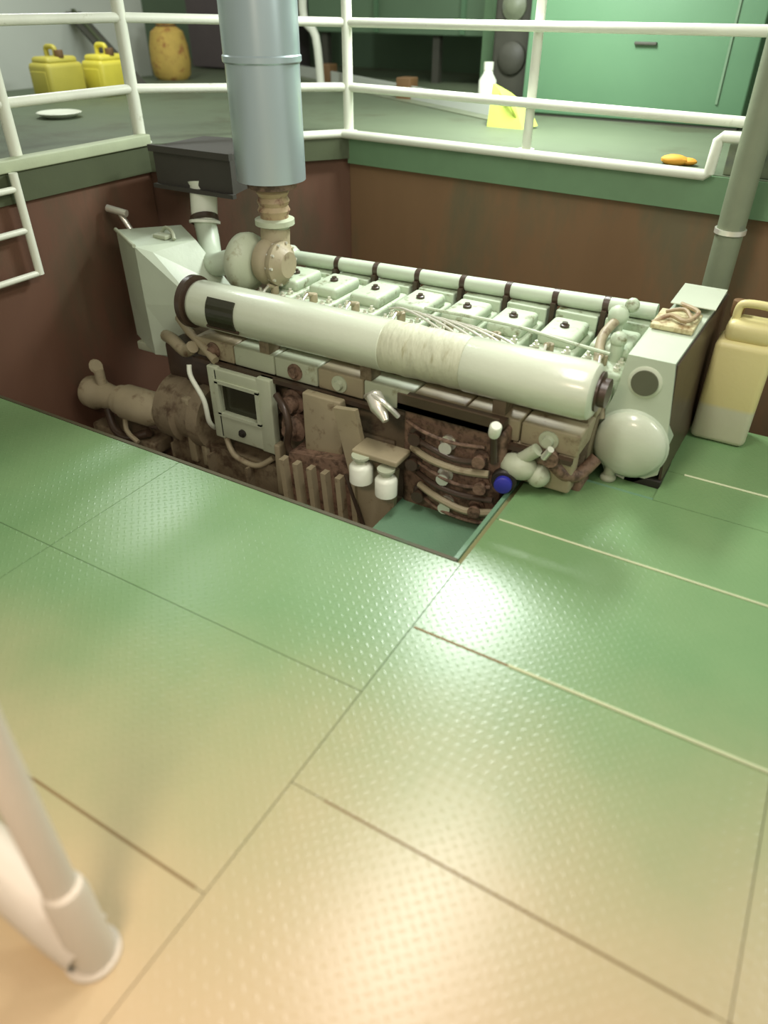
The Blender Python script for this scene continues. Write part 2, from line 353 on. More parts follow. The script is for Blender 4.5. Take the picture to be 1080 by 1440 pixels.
# white pipe end behind the duct
g = thing('hose_bracket', (-6.4, 9.2, 1.4), 'white bent pipe on a stand right of the silver duct', 'pipe')
MB().tube([(-6.35, 9.2, 3.2), (-6.40, 9.2, 2.6), (-6.42, 9.2, 2.15), (-6.25, 9.2, 1.95), (-6.2, 9.2, 1.4)], .05, 12, 4).build('bent_pipe', m_white, g)
MB().lathe((-6.2, 9.2, 1.4), (-6.2, 9.2, 1.42), [(0, .14), (.02, .14)], 16).build('base_flange', m_dark, g)
g.location.y -= .2
# lime bag and white bottle
g = thing('lime_bag', (-3.15, 7.6, 1.4), 'lime yellow cloth bag slumped on the platform behind the handrail post', 'bag')
MB().add([(-3.22,7.55,1.42),(-3.34,7.7,1.72),(-3.2,7.72,1.66),(-2.98,7.68,1.55),(-2.86,7.6,1.42),(-2.95,7.45,1.40),(-3.30,7.45,1.40),(-3.30,7.52,1.74),(-3.05,7.50,1.56),(-3.1,7.75,1.40)],
  [(0,7,1),(0,6,7),(6,5,8,7),(5,4,8),(4,3,8),(3,2,7,8),(2,1,7),(1,9,0),(1,2,9),(2,3,9),(3,4,9),(0,9,4,5,6)], True).build('cloth', m_lime, g)
MB().tube([(-3.26, 7.6, 1.68), (-3.2, 7.5, 1.66), (-3.08, 7.46, 1.58), (-3.02, 7.5, 1.46)], .014, 8, 4).build('strap', m_lime, g)
g.location = (-2.82, 7.14, 1.4)
g = thing('white_bottle', (-3.42, 7.98, 1.4), 'small white plastic bottle standing behind the lime bag', 'bottle')
MB().lathe((-3.42, 7.98, 1.4), (-3.42, 7.98, 2.0), [(0, .08), (.02, .09), (.28, .09), (.34, .05), (.37, .045)], 16).build('body', m_filter, g)
MB().cyl((-3.42, 7.98, 1.77), (-3.42, 7.98, 1.84), .05, 16).build('cap', m_white, g)
g = MB().ball((0, 0, .03), .09, (1.1, .7, .42)).ball((.09, .02, .025), .06, (1.1, .8, .42)).build('orange_rag', m_orange, None, (-1.07, 6.02, 1.40))
tag(g, 'small orange rag lying on the platform edge near the stepped rail end', 'rag')
g = thing('dish', (-6.75, 5.3, 1.4), 'shallow white dish lying on dark platform below yellow jerrycans', 'dish')
MB().lathe((-6.75, 5.3, 1.4), (-6.75, 5.3, 1.5), [(0, .12), (.03, .19), (.045, .21), (.05, .20), (.03, .14)], 24).build('bowl', m_white, g)
# yellow jerrycans
def jerry(loc, wx, wy, h, m, label, group, rz=0, mtop=None, mcap=None):
    t = thing('jerrycan', loc, label, 'jerrycan', group); t.rotation_euler.z = rz
    def B(mb, name, mm): return mb.build(name, mm, t, loc)
    bd = MB().box(-wx/2, wx/2, -wy/2, wy/2, 0, h*.72, min(wx, wy)*.14)
    bd.box(-wx*.42, wx*.42, -wy*.42, wy*.42, h*.66, h*.83, min(wx, wy)*.12)
    for s in (-1, 1): bd.box(-wx*.36, wx*.36, s*wy/2-.008, s*wy/2+.008, h*.14, h*.56, .007)
    o = B(bd, 'body', m)
    B(MB().tube([(-wx*.30, 0, h*.80), (-wx*.30, 0, h*.95), (-wx*.22, 0, h), (wx*.04, 0, h), (wx*.12, 0, h*.95), (wx*.12, 0, h*.8)], min(wx, wy)*.08, 10, 4), 'handle', mtop or m)
    B(MB().cyl((wx*.28, 0, h*.80), (wx*.28, 0, h*.95), min(wx, wy)*.14, 16, bev=.006), 'cap', mcap or m_brn)
    return t
jerry((-7.98, 6.36, 1.4), .34, .50, .50, m_yel2, 'dull yellow jerrycan, left one of the pair on the far left platform', 'yellow jerrycans by the pale wall')
jerry((-7.80, 6.92, 1.4), .34, .46, .50, m_yel, 'bright yellow jerrycan, right one of the pair on the far left platform', 'yellow jerrycans by the pale wall')
# ochre sack
g = thing('canvas_sack', (-8.55, 8.75, 1.4), 'ochre canvas sack standing between railing posts left of the duct', 'sack')
MB().lathe((-8.55, 8.75, 1.4), (-8.55, 8.75, 3), [(0, .20), (.05, .25), (.2, .27), (.4, .26), (.56, .22), (.63, .12), (.70, .15)], 14).build('sack_body', m_ochre, g)
MB().lathe((-8.55, 8.75, 2.01), (-8.55, 8.75, 2.05), [(0, .13), (.02, .14), (.04, .12)], 14).build('tie', m_brn, g)
g = thing('sloping_board', (-8.2, 7.5, 1.4), 'dark narrow plank leaning on pale wall between jerrycans and sack', 'plank')
beam((-7.95, 7.55, 1.4), (-9.15, 7.75, 2.15), .22, .04, m_dark, 'board', g)
beam((-8.0, 7.55, 1.44), (-9.15, 7.75, 2.19), .05, .03, m_fdark, 'batten', g)
g = thing('grey_locker', (-8.6, 10.6, 1.4), 'dark purplish grey locker far behind, left of the silver duct', 'locker')
MB().box(-9.6, -7.75, 10.3, 11.0, 1.42, 3.6, .02).build('body', mat('locker grey', (92, 84, 84), .6), g)
MB().box(-8.7, -8.66, 10.28, 10.31, 1.5, 3.5).build('door_gap', m_dark, g); MB().box(-8.6, -8.56, 10.26, 10.31, 2.3, 2.5, .01).build('handle', m_steel, g)
for i, (y, z) in enumerate(((5.7, 2.9), (7.35, 2.95))):
    g = thing('wall_fitting', (-9.2, y, z), ('round dark green fitting on pale wall at the top left corner', 'round dark green fitting on pale wall above the jerrycans')[i], 'fitting', 'dark fittings on the pale wall')
    MB().lathe((-9.2, y, z), (-9.0, y, z), [(0, .2), (.04, .2), (.08, .15), (.1, .1)], 18).build('disc', m_fascia, g)

# ---------------------------------------------------------------- white ladder below the platform, left
g = thing('pit_ladder', (-4.85, 3.2, .70), 'white steel ladder section hanging below platform edge at far left', 'ladder')
for y in (3.32, 2.95): MB().cyl((-4.84, y, .72), (-4.84, y, 1.40), .030, 12).build('stringer', m_white, g)
for z in (.73, 1.03, 1.30): MB().cyl((-4.84, 2.95, z), (-4.84, 3.32, z), .022, 10).build('rung', m_white, g)

# ---------------------------------------------------------------- near stair rail, lower left
g = thing('stair_rail_foot', (-1.27, .43, 0), 'blurred white pipe post of stair rail with slanted brace in the lower left corner', 'railing')
MB().tube([(-1.27, .43, 0), (-1.33, .45, .45), (-1.40, .48, .95), (-1.42, .5, 1.25)], .048, 20, 4).build('post', m_near, g)
MB().lathe((-1.262, .43, 0), (-1.305, .445, .34), [(0, .064), (.30, .064), (.34, .056), (.345, .045)], 20).build('sleeve', m_near, g)
MB().tube([(-1.28, .43, .06), (-1.45, .42, .14), (-1.8, .42, .30), (-2.3, .42, .5)], .085, 20, 4).build('brace', m_near, g)
MB().lathe((-1.27, .43, 0), (-1.27, .43, .03), [(0, .085), (.014, .085)], 24).build('base_flange', m_near, g)

# ---------------------------------------------------------------- exhaust duct and intake trunk
g = thing('exhaust_duct', (-3.37, 4.25, 1.02), 'large silver round exhaust duct rising vertically from the engine', 'duct')
MB().cyl((-3.37, 4.25, 1.36), (-3.37, 4.25, 2.07), .236, 40).build('lower_sleeve', m_duct, g)
MB().cyl((-3.37, 4.25, 2.07), (-3.37, 4.25, 4.0), .242, 40).build('upper_sleeve', m_duct, g)
MB().lathe((-3.37, 4.25, 2.04), (-3.37, 4.25, 2.1), [(0, .24), (.01, .25), (.04, .25), (.05, .24)], 40).build('joint_ring', m_duct, g)
MB().lathe((-3.37, 4.25, 1.36), (-3.37, 4.25, 1.0), [(0, .15), (.01, .17), (.05, .17), (.06, .13)], 32).build('rusty_flange', m_rust, g)
MB().lathe((-3.37, 4.25, 1.31), (-3.37, 4.25, .9), [(0, .10), (.03, .115), (.06, .10), (.09, .115), (.12, .10), (.15, .115), (.18, .10), (.22, .10)], 28).build('bellows', m_tan, g)
MB().lathe((-3.37, 4.25, 1.11), (-3.37, 4.25, .9), [(0, .10), (.01, .14), (.045, .14), (.06, .10), (.10, .10)], 28).build('pipe_flange', m_panel, g)
g = thing('intake_trunk', (-4.2, 4.7, 1.16), 'dark grey rectangular air trunk hung under the platform corner left of duct', 'duct')
MB().prism([(-4.62, 4.40), (-3.86, 4.40), (-4.05, 5.1), (-4.62, 4.98)], 'z', 1.17, 1.44).build('casing', m_dgrey, g)
MB().box(-4.64, -3.84, 4.37, 4.41, 1.41, 1.455).box(-4.64, -3.84, 4.37, 4.41, 1.15, 1.18).build('front_lip', m_dgrey, g)
MB().lathe((-4.24, 4.5, 1.20), (-4.20, 4.42, .93), [(0, .12), (.03, .105), (.26, .10), (.27, .12), (.29, .12)], 24).build('outlet_hose', m_filter, g)

# ---------------------------------------------------------------- ENGINE
E = thing('ship_engine', (-2.2, 4.3, -.70), 'long pale green eight cylinder ship diesel engine sitting in the deck opening', 'engine')
def B(mb, name, m, label=None, parent=None):
    o = mb.build(name, m, parent or E)
    if label: o['label'] = label
    return o
# bed and block
bed = MB()
for y in (3.55, 4.85): bed.box(-3.95, -.85, y-.07, y+.07, -.70, -.42)
for i in range(9): bed.box(-3.9+i*.37, -3.88+i*.37, 3.40, 5.0, -.70, -.46)
B(bed, 'bed_frame', m_block)
B(MB().prism([(3.62, -.45), (5.0, -.45), (5.0, -.1), (4.85, .35), (3.85, .40), (3.70, .15), (3.66, -.1)], 'x', -3.95, -.80), 'engine_block', m_block)
for i in range(8):
    x = -3.70+i*.35
    d = B(MB().box(x, x+.27, 3.635, 3.67, -.30, -.02, .012), 'crankcase_door', m_block)
    nb = MB()
    for dx in (.04, .23):
        for z in (-.26, -.06): nb.cyl((x+dx, 3.64, z), (x+dx, 3.615, z), .012, 6)
    B(nb, 'bolt', m_oil, None, d)
# gallery / ledge below receiver
for i in range(8):
    x = -3.62+i*.353
    B(MB().box(x, x+.345, 3.55, 3.86, .28, .42, .012), 'gallery_segment', m_panel if i in (1, 2, 4) else m_beige)
for i in (0, 2, 3, 6, 7):
    x = -3.45+i*.353
    B(MB().lathe((x, 3.56, .35), (x, 3.50, .35), [(0, .058), (.02, .058), (.022, .035), (.05, .03)], 16), 'gallery_port', m_panel if i % 2 else m_rust)
B(MB().box(-3.62, -.82, 3.50, 3.54, .25, .28), 'drip_ledge', m_oil)
B(MB().box(-3.60, -.82, 3.72, 3.95, .42, .50), 'gallery_top', m_block)
# cylinder heads
def head():
    mb = MB(); mb.box(-.145, .145, -.30, .30, -.26, 0, .02).box(-.12, .12, -.34, -.28, -.22, -.06, .01)
    return mb
hx = [-3.30, -2.96, -2.61, -2.25, -1.895, -1.565, -1.22, -.89]
HZ = .62; HY = 4.30
h0 = head().build('cylinder_head', m_head, E, (hx[0], HY, HZ))
cv = MB().box(-.12, .12, -.10, .24, -.01, .075, .03); cv.build('rocker_cover', m_head, h0, (hx[0], HY, HZ))
MB().lathe((0, .07, .07), (0, .07, .12), [(0, .03), (.02, .03), (.025, .018), (.035, .018)], 10).build('cover_knob', m_oil, h0, (hx[0], HY, HZ))
for dx in (-.10, .10):
    for dy in (-.24, -.15): MB().lathe((dx, dy, -.01), (dx, dy, .05), [(0, .022), (.03, .022), (.031, .011), (.05, .011)], 8, smooth=False).build('head_nut', m_steel, h0, (hx[0], HY, HZ))
MB().cyl((0, -.20, -.01), (0, -.20, .06), .030, 12, bev=.006).cyl((0, -.20, .05), (.0, -.27, .075), .016, 10).build('injector', m_beige, h0, (hx[0], HY, HZ))
MB().tube([(.0, -.27, .075), (.02, -.36, .05), (.03, -.42, -.04), (.03, -.43, -.12)], .009, 8, 4).build('fuel_pipe', m_steel, h0, (hx[0], HY, HZ))
MB().tube([(-.05, -.33, -.10), (-.05, -.40, -.09), (-.05, -.44, -.14)], .040, 12, 4).build('air_elbow', m_head, h0, (hx[0], HY, HZ))
for x in hx[1:]: dup(h0, E, (x, HY, HZ))
# fuel pumps between heads and receiver
p0 = MB().lathe((0, 0, 0), (0, 0, .16), [(0, .045), (.05, .045), (.055, .032), (.10, .032), (.105, .02), (.14, .02)], 14).box(-.06, .06, -.05, .05, -.06, .01, .01).build('fuel_pump', m_beige, E, (hx[0]+.03, 3.87, .47))
for x in hx[1:]: dup(p0, E, (x+.03, 3.87, .47))
# valley pipes: bunch of bright steel pipes
for i in range(6):
    x = -2.36+i*.10
    B(MB().tube([(x, 4.14, .67), (x+.16, 4.06, .72-.004*i), (x+.42, 3.96, .70), (x+.62, 3.88, .64), (x+.66, 3.86, .56)], .0085, 8, 5), 'injection_pipe', m_steel)
B(MB().tube([(-2.1, 4.15, .72), (-1.5, 4.10, .745), (-1.1, 4.08, .72), (-.85, 4.08, .70)], .012, 8, 4), 'fuel_return_pipe', m_head)
B(MB().tube([(-3.3, 4.0, .60), (-2.6, 3.99, .61), (-1.6, 3.99, .61), (-.85, 3.99, .62)], .020, 10, 3), 'valley_pipe', m_head)
# rear header pipe
hp = B(MB().cyl((-3.60, 4.70, .69), (-.74, 4.70, .775), .052, 24), 'header_pipe', m_eng)
for i in range(7):
    x = (hx[i]+hx[i+1])/2; z = .69+(x+3.6)/2.86*.085
    B(MB().lathe((x-.02, 4.70, z-.001), (x+.02, 4.70, z+.001), [(0, .056), (.04, .056)], 20).box(x-.016, x+.016, 4.62, 4.68, z-.20, z-.02), 'pipe_clamp', m_oil)
for i, x in enumerate(hx):
    z = .69+(x+3.6)/2.86*.085
    B(MB().box(x-.14, x+.14, 4.60, 4.80, .35, z-.055, .01), 'branch_cover', m_head)
B(MB().lathe((-3.70, 4.70, .69), (-3.52, 4.70, .69), [(0, .05), (.03, .085), (.12, .09), (.17, .06)], 20), 'header_flange', m_eng)
# valve cluster at right end of header
B(MB().ball((-.92, 4.45, .80), .065).ball((-.86, 4.50, .86), .045).cyl((-.92, 4.45, .62), (-.92, 4.45, .80), .04, 12), 'water_outlet_valve', m_head)
B(MB().cyl((-.84, 4.2, .60), (-.84, 4.2, .74), .04, 12).ball((-.84, 4.2, .75), .05), 'thermometer_pocket', m_head)
B(MB().tube([(-.92, 4.42, .78), (-.95, 4.25, .72), (-.90, 4.05, .62), (-.88, 3.9, .50)], .03, 12, 4), 'water_hose', m_beige)
# receiver tank
t = B(MB().lathe((-3.58, 3.60, .655), (-.78, 3.60, .675), [(0, .13), (.015, .150), (.04, .157), (1.52, .157), (1.525, .152)], 48), 'receiver_tank', m_tank)
B(MB().lathe((-2.055, 3.60, .6655), (-.78, 3.60, .675), [(0, .152), (.02, .158), (.09, .154), (.16, .160), (.24, .154), (.31, .159), (.38, .154), (.45, .159), (.53, .154)], 48), 'lagged_section', m_wrap, 'rough wrapped grey section of the receiver')
B(MB().lathe((-1.525, 3.60, .669), (-.78, 3.60, .675), [(0, .152), (.01, .160), (.70, .160), (.735, .152), (.752, .128), (.755, .05)], 48), 'right_section', m_tank)
B(MB().lathe((-3.64, 3.60, .655), (-3.56, 3.60, .655), [(0, .12), (.005, .178), (.045, .178), (.05, .15), (.08, .15)], 40), 'dark_collar', m_oil)
B(MB().lathe((-.79, 3.62, .675), (-.72, 3.62, .675), [(0, .11), (.03, .11), (.035, .08), (.07, .08)], 32), 'end_flange', m_oil)
# dark name plate box on the receiver
q = MB(); 
for a in range(7):
    pass
def tank_patch(x0, x1, a0, a1, r0_, r1_, name, m, lab=None):
    mb = MB(); vs = []; n = 8
    for rr in (r0_, r1_):
        for i in range(n+1):
            a = math.radians(a0+(a1-a0)*i/n)
            for x in (x0, x1): vs.append((x, 3.60-rr*math.cos(a), .658+rr*math.sin(a)))
    fs = []
    for b in (0, 2*(n+1)):
        for i in range(n): fs.append((b+2*i, b+2*i+1, b+2*i+3, b+2*i+2))
    k_ = 2*(n+1)
    for i in range(n): fs += [(2*i, 2*i+2, k_+2*i+2, k_+2*i), (2*i+1, k_+2*i+1, k_+2*i+3, 2*i+3)]
    fs += [(0, k_, k_+1, 1), (2*n, 2*n+1, k_+2*n+1, k_+2*n)]
    return B(mb.add(vs, fs), name, m, lab)
tank_patch(-3.37, -3.14, -28, 42, .150, .168, 'dark_plate', m_glass, 'dark square plate on the receiver')
tank_patch(-3.39, -3.12, -34, -28, .150, .172, 'plate_frame', m_oil)
for x in (-3.0, -2.2, -1.3): B(MB().box(x-.04, x+.04, 3.56, 3.68, .42, .53), 'receiver_saddle', m_block)

# left housing (cooler box)
def poly(vs, fs, name, m, lab=None): return B(MB().add(vs, fs), name, m, lab)
z1 = .90
a = (-4.729, 3.991); b_ = (-4.262, 3.731); c_ = (-3.98, 3.86); d_ = (-4.02, 4.22); e_ = (-4.42, 4.40)
top = [(a[0], a[1], z1), (b_[0], b_[1], z1), (-4.16, 3.80, .86), (-4.06, 4.15, .88), (-4.40, 4.36, z1)]
bot = [(-4.631, 3.909, .10), (-4.241, 3.718, .08), (-4.00, 3.80, .08), (-3.95, 4.2, .08), (-4.45, 4.4, .10)]
mid = [(-4.68, 3.95, .45), (-4.25, 3.72, .48), (-3.80, 3.82, .52), (-3.76, 4.2, .52), (-4.42, 4.38, .5)]
fs = [(0,1,2,3,4), (14,13,12,11,10)]
for k_ in range(5):
    n_ = (k_+1) % 5; fs += [(k_, 5+k_, 5+n_, n_), (5+k_, 10+k_, 10+n_, 5+n_)]
ch = poly(top+mid+bot, fs, 'charge_air_housing', m_eng)
B(MB().tube([(-4.725, 3.985, .905), (-4.262, 3.728, .905)], .014, 8, 0), 'edge_trim', m_panel)
B(MB().box(-4.55, -4.1, 3.82, 4.2, .02, .09, .01), 'housing_foot', m_panel)
B(MB().cyl((-4.70, 4.12, .86), (-4.78, 4.10, 1.00), .022, 10).cyl((-4.70, 4.10, 1.0), (-4.86, 4.06, 1.03), .028, 10), 'vent_valve', m_steel)
B(MB().box(-4.33, -4.20, 3.98, 4.06, .895, .925, .008).tube([(-4.36, 4.1, .90), (-4.3, 4.1, .95), (-4.2, 4.06, .94), (-4.15, 4.02, .90)], .014, 8, 3), 'lifting_lug', m_panel)
# turbocharger
tx, ty, tz = -3.58, 4.12, .80
B(MB().lathe((tx-.06, ty, tz), (tx+.5, ty, tz), [(0, .10), (.01, .17), (.04, .20), (.09, .21), (.13, .20), (.16, .16), (.19, .12)], 36), 'compressor_casing', m_panel)
B(MB().lathe((tx-.065, ty, tz), (tx+.5, ty, tz), [(0, .12), (.012, .12), (.015, .10)], 30), 'inlet_ring', m_oil)
B(MB().lathe((tx+.13, ty+.05, tz+.02), (tx+.5, ty+.05, tz+.02), [(0, .11), (.02, .15), (.06, .165), (.10, .16), (.13, .14), (.15, .155), (.18, .155), (.20, .12), (.24, .09)], 36), 'turbine_casing', m_beige)
nb = MB()
for k_ in range(10):
    th = k_*math.pi/5; nb.cyl((tx+.27, ty+.05+.145*math.cos(th), tz+.02+.145*math.sin(th)), (tx+.33, ty+.05+.145*math.cos(th), tz+.02+.145*math.sin(th)), .010, 6)
B(nb, 'casing_bolt', m_steel)
B(MB().tube([(-3.37, 4.25, 1.04), (-3.37, 4.24, .95), (-3.36, 4.22, .84)], .105, 20, 4), 'turbine_outlet', m_beige)
# elbow from trunk to compressor
B(MB().tube([(-4.20, 4.42, .95), (-4.13, 4.36, .84), (-4.03, 4.26, .74), (-3.90, 4.16, .72), (-3.72, 4.12, .78), (-3.62, 4.12, .80)], .085, 24, 6), 'intake_elbow', m_eng)
B(MB().lathe((-4.205, 4.425, .97), (-4.18, 4.40, .92), [(0, .11), (.03, .11), (.04, .09)], 24), 'elbow_clamp', m_oil)
B(MB().lathe((-3.66, 4.12, .79), (-3.60, 4.12, .80), [(0, .105), (.04, .105)], 24), 'elbow_flange', m_oil)

# gauge panel under receiver left
B(MB().box(-3.46, -3.37, 3.46, 3.53, -.30, .27, .01).box(-3.02, -2.90, 3.46, 3.53, -.30, .28, .01).box(-3.40, -3.0, 3.46, 3.53, .15, .26, .01).box(-3.40, -3.0, 3.46, 3.53, -.29, -.08, .01), 'gauge_panel', m_panel)
B(MB().box(-3.38, -3.0, 3.50, 3.52, -.09, .16), 'gauge_window', m_glass)
B(MB().box(-3.39, -3.36, 3.445, 3.47, -.09, .17).box(-3.03, -3.0, 3.445, 3.47, -.09, .17).box(-3.39, -3.0, 3.445, 3.47, -.10, -.075).box(-3.39, -3.0, 3.445, 3.47, .155, .18), 'window_frame', m_panel)
B(MB().lathe((-3.19, 3.46, -.20), (-3.19, 3.40, -.20), [(0, .03), (.015, .03), (.018, .018), (.03, .018)], 14), 'panel_knob', m_black)
B(MB().tube([(-3.58, 3.42, .26), (-3.56, 3.40, .18), (-3.47, 3.40, .02), (-3.47, 3.42, -.16), (-3.50, 3.5, -.26)], .018, 10, 5), 'white_hose', m_filter)
B(MB().tube([(-3.40, 3.50, -.30), (-3.30, 3.46, -.42), (-3.10, 3.46, -.45), (-2.96, 3.50, -.36)], .022, 10, 5), 'loop_hose', m_beige)
# clutter of brackets under the panel
for x, wd, z0, z1_, mm in ((-2.90, .05, -.62, -.2, m_beige), (-2.62, .30, -.18, .28, m_beige), (-3.75, .07, -.60, -.05, m_beige), (-3.62, .05, -.60, -.1, m_beige)):
    B(MB().box(x, x+wd, 3.44, 3.52, z0, z1_, .012), 'bracket_plate', mm)
B(MB().lathe((-2.78, 3.60, .12), (-2.78, 3.42, .12), [(0, .09), (.05, .09), (.06, .06), (.14, .06), (.15, .03)], 18), 'thermostat_housing', m_rust)
B(MB().lathe((-2.76, 3.60, -.06), (-2.76, 3.40, -.06), [(0, .10), (.10, .10), (.12, .05), (.17, .05)], 18), 'pump_cover', m_rust)
B(MB().tube([(-2.84, 3.45, .20), (-2.74, 3.40, .14), (-2.70, 3.38, .02), (-2.74, 3.40, -.14), (-2.66, 3.42, -.26)], .025, 10, 5), 'coolant_hose', m_oil)
# ribbed cooler with slanted right edge
rib = B(MB().prism([(-2.80, -.68), (-1.96, -.68), (-2.14, -.20), (-2.30, -.10), (-2.70, -.16)], 'y', 3.36, 3.60), 'oil_cooler', m_rust)
for i in range(6):
    x = -2.72+i*.115
    B(MB().prism([(x, -.66), (x+.04, -.66), (x+.01, -.20), (x-.03, -.20)], 'y', 3.30, 3.37), 'cooler_rib', m_beige, None, rib)
B(MB().tube([(-2.20, 3.30, -.14), (-2.04, 3.30, -.60)], .014, 8, 0), 'cooler_edge_bar', m_oil)
B(MB().box(-4.3, -1.98, 3.26, 3.34, -.72+.03, -.58), 'bed_rail', m_block)
# grey end plate
B(MB().prism([(-2.30, .30), (-2.14, .32), (-2.08, .05), (-1.84, -.02), (-1.86, -.34), (-2.03, -.66), (-2.12, -.66), (-2.18, -.2)], 'y', 3.33, 3.37), 'side_plate', m_beige, 'grey green angled plate behind white filters')
# filters
for x, y, z, r in ((-2.03, 3.22, -.02, .075), (-1.85, 3.22, -.06, .07)):
    f_ = B(MB().lathe((x, y, z-.08), (x, y, z+.1), [(0, r*.7), (.015, r), (.12, r), (.135, r*.85), (.15, r*.5)], 22), 'filter_canister', m_filter)
    B(MB().lathe((x, y, z+.06), (x, y, z+.12), [(0, r*.5), (.04, r*.5), (.045, r*.8), (.06, r*.8)], 16), 'filter_head', m_panel, None, f_)
B(MB().box(-2.10, -1.78, 3.22, 3.40, .08, .12, .01), 'filter_bracket', m_beige)
B(MB().lathe((-2.03, 3.36, .46), (-1.86, 3.26, .32), [(0, .03), (.02, .05), (.10, .055), (.14, .04), (.2, .02)], 18), 'steel_separator', m_steel)
B(MB().tube([(-2.1, 3.4, .40), (-2.0, 3.32, .47), (-1.9, 3.30, .44), (-1.84, 3.34, .36)], .016, 8, 4), 'steel_pipe', m_steel)
# fuel rail shelf and right brown machinery
B(MB().box(-1.86, -1.22, 3.36, 3.52, .40, .44).box(-1.86, -1.22, 3.36, 3.375, .40, .50), 'rack_shelf', m_oil)
B(MB().box(-1.86, -1.20, 3.44, 3.64, -.38, .38, .03), 'gear_casing', m_rust)
rnd = random.Random(3)
for i in range(7):
    z = .30-i*.085; x0 = -1.82+i*.02; 
    B(MB().tube([(x0, 3.42, z), (x0+.16, 3.36, z-.01), (x0+.34, 3.37, z-.03-.02*(i % 2)), (x0+.52, 3.40, z-.02)], .012+.006*(i % 3), 8, 4), 'oil_pipe', (m_rust, m_oil, m_beige)[i % 3])
for i in range(9):
    x = -1.74+(i % 3)*.2+rnd.uniform(-.03, .03); z = .22-(i//3)*.2+rnd.uniform(-.03, .03)
    B(MB().lathe((x, 3.46, z), (x+.02, 3.34, z), [(0, .05), (.04, .05), (.045, .03), (.09, .03), (.095, .04), (.11, .04)], 12), 'pipe_union', (m_oil, m_rust, m_steel)[(i*2) % 3])
B(MB().box(-1.90, -1.14, 3.30, 3.62, -.44, -.38, .01), 'sump_flange', m_rust)
B(MB().lathe((-1.24, 3.36, .40), (-1.215, 3.32, .50), [(0, .03), (.02, .035), (.08, .035), (.09, .028)], 14), 'filler_cap', m_filter, 'small white filler cap')
B(MB().cyl((-1.24, 3.40, .20), (-1.24, 3.36, .41), .022, 10), 'filler_neck', m_oil)
B(MB().box(-1.20, -.82, 3.56, 3.68, .02, .28, .02), 'pump_bracket', m_beige)
B(MB().ball((-1.12, 3.50, .16), .10, (1.2, .9, .8)).cyl((-1.12, 3.5, .2), (-1.02, 3.5, .30), .04, 12).ball((-1.0, 3.52, .12), .07), 'water_pump', m_panel)
bk = B(MB().lathe((-1.19, 3.50, .08), (-1.155, 3.36, .085), [(0, .075), (.09, .075), (.10, .065), (.11, .065)], 20), 'strainer_housing', m_black)
B(MB().lathe((-1.163, 3.395, .083), (-1.145, 3.32, .086), [(0, .052), (.03, .052), (.036, .044)], 20), 'blue_cap', m_blue, 'round blue cap')
B(MB().lathe((-1.14, 3.44, -.06), (-1.14, 3.38, -.2), [(0, .04), (.1, .045), (.13, .03)], 14), 'drain_cock', m_oil)
B(MB().lathe((-.96, 3.60, .26), (-.93, 3.46, .27), [(0, .05), (.04, .05), (.05, .035), (.10, .035), (.11, .045), (.13, .045)], 16), 'side_valve', m_rust)
B(MB().cyl((-.97, 3.47, .28), (-.93, 3.44, .36), .02, 10), 'valve_stem', m_steel)
B(MB().tube([(-.93, 3.56, .2), (-.86, 3.58, .14), (-.80, 3.66, .12), (-.74, 3.75, .2)], .04, 12, 4), 'red_hose', m_rust)
B(MB().box(-1.2, -.78, 3.66, 3.86, -.30, .10, .02), 'pump_casing', m_rust)

# left pump & coupling
B(MB().lathe((-4.02, 3.62, -.24), (-3.5, 3.62, -.24), [(0, .2), (.03, .26), (.20, .27), (.22, .23), (.34, .23), (.36, .26), (.46, .25)], 32), 'flywheel_cover', m_block)
pm = B(MB().lathe((-4.80, 3.45, -.26), (-4.0, 3.45, -.24), [(0, .10), (.02, .13), (.10, .135), (.13, .115), (.24, .10), (.34, .09), (.36, .12), (.42, .12), (.44, .14), (.70, .14), (.80, .10)], 28), 'seawater_pump', m_beige)
B(MB().cyl((-4.62, 3.45, -.16), (-4.62, 3.45, -.03), .04, 12).lathe((-4.66, 3.45, -.02), (-4.56, 3.45, .03), [(0, .05), (.02, .06), (.04, .05)], 12), 'pump_outlet', m_beige, None, pm)
B(MB().tube([(-4.55, 3.40, -.34), (-4.45, 3.34, -.46), (-4.30, 3.34, -.50), (-4.1, 3.38, -.42)], .035, 12, 4), 'suction_hose', m_oil)
B(MB().tube([(-4.35, 3.40, -.32), (-4.28, 3.32, -.42), (-4.15, 3.30, -.48)], .02, 8, 4), 'drain_pipe', m_beige)
B(MB().box(-4.75, -4.05, 3.36, 3.56, -.62, -.50, .02), 'pump_seat', m_block)
B(MB().box(-4.0, -3.5, 3.6, 3.9, .0, .28, .03), 'shaft_cover', m_oil)
B(MB().tube([(-4.02, 3.66, .30), (-3.85, 3.56, .34), (-3.7, 3.52, .30), (-3.60, 3.50, .36)], .045, 12, 4), 'lube_oil_pipe', m_beige)
B(MB().tube([(-3.95, 3.75, .42), (-3.75, 3.62, .42), (-3.55, 3.55, .36), (-3.4, 3.5, .30)], .03, 12, 4), 'branch_pipe', m_beige)

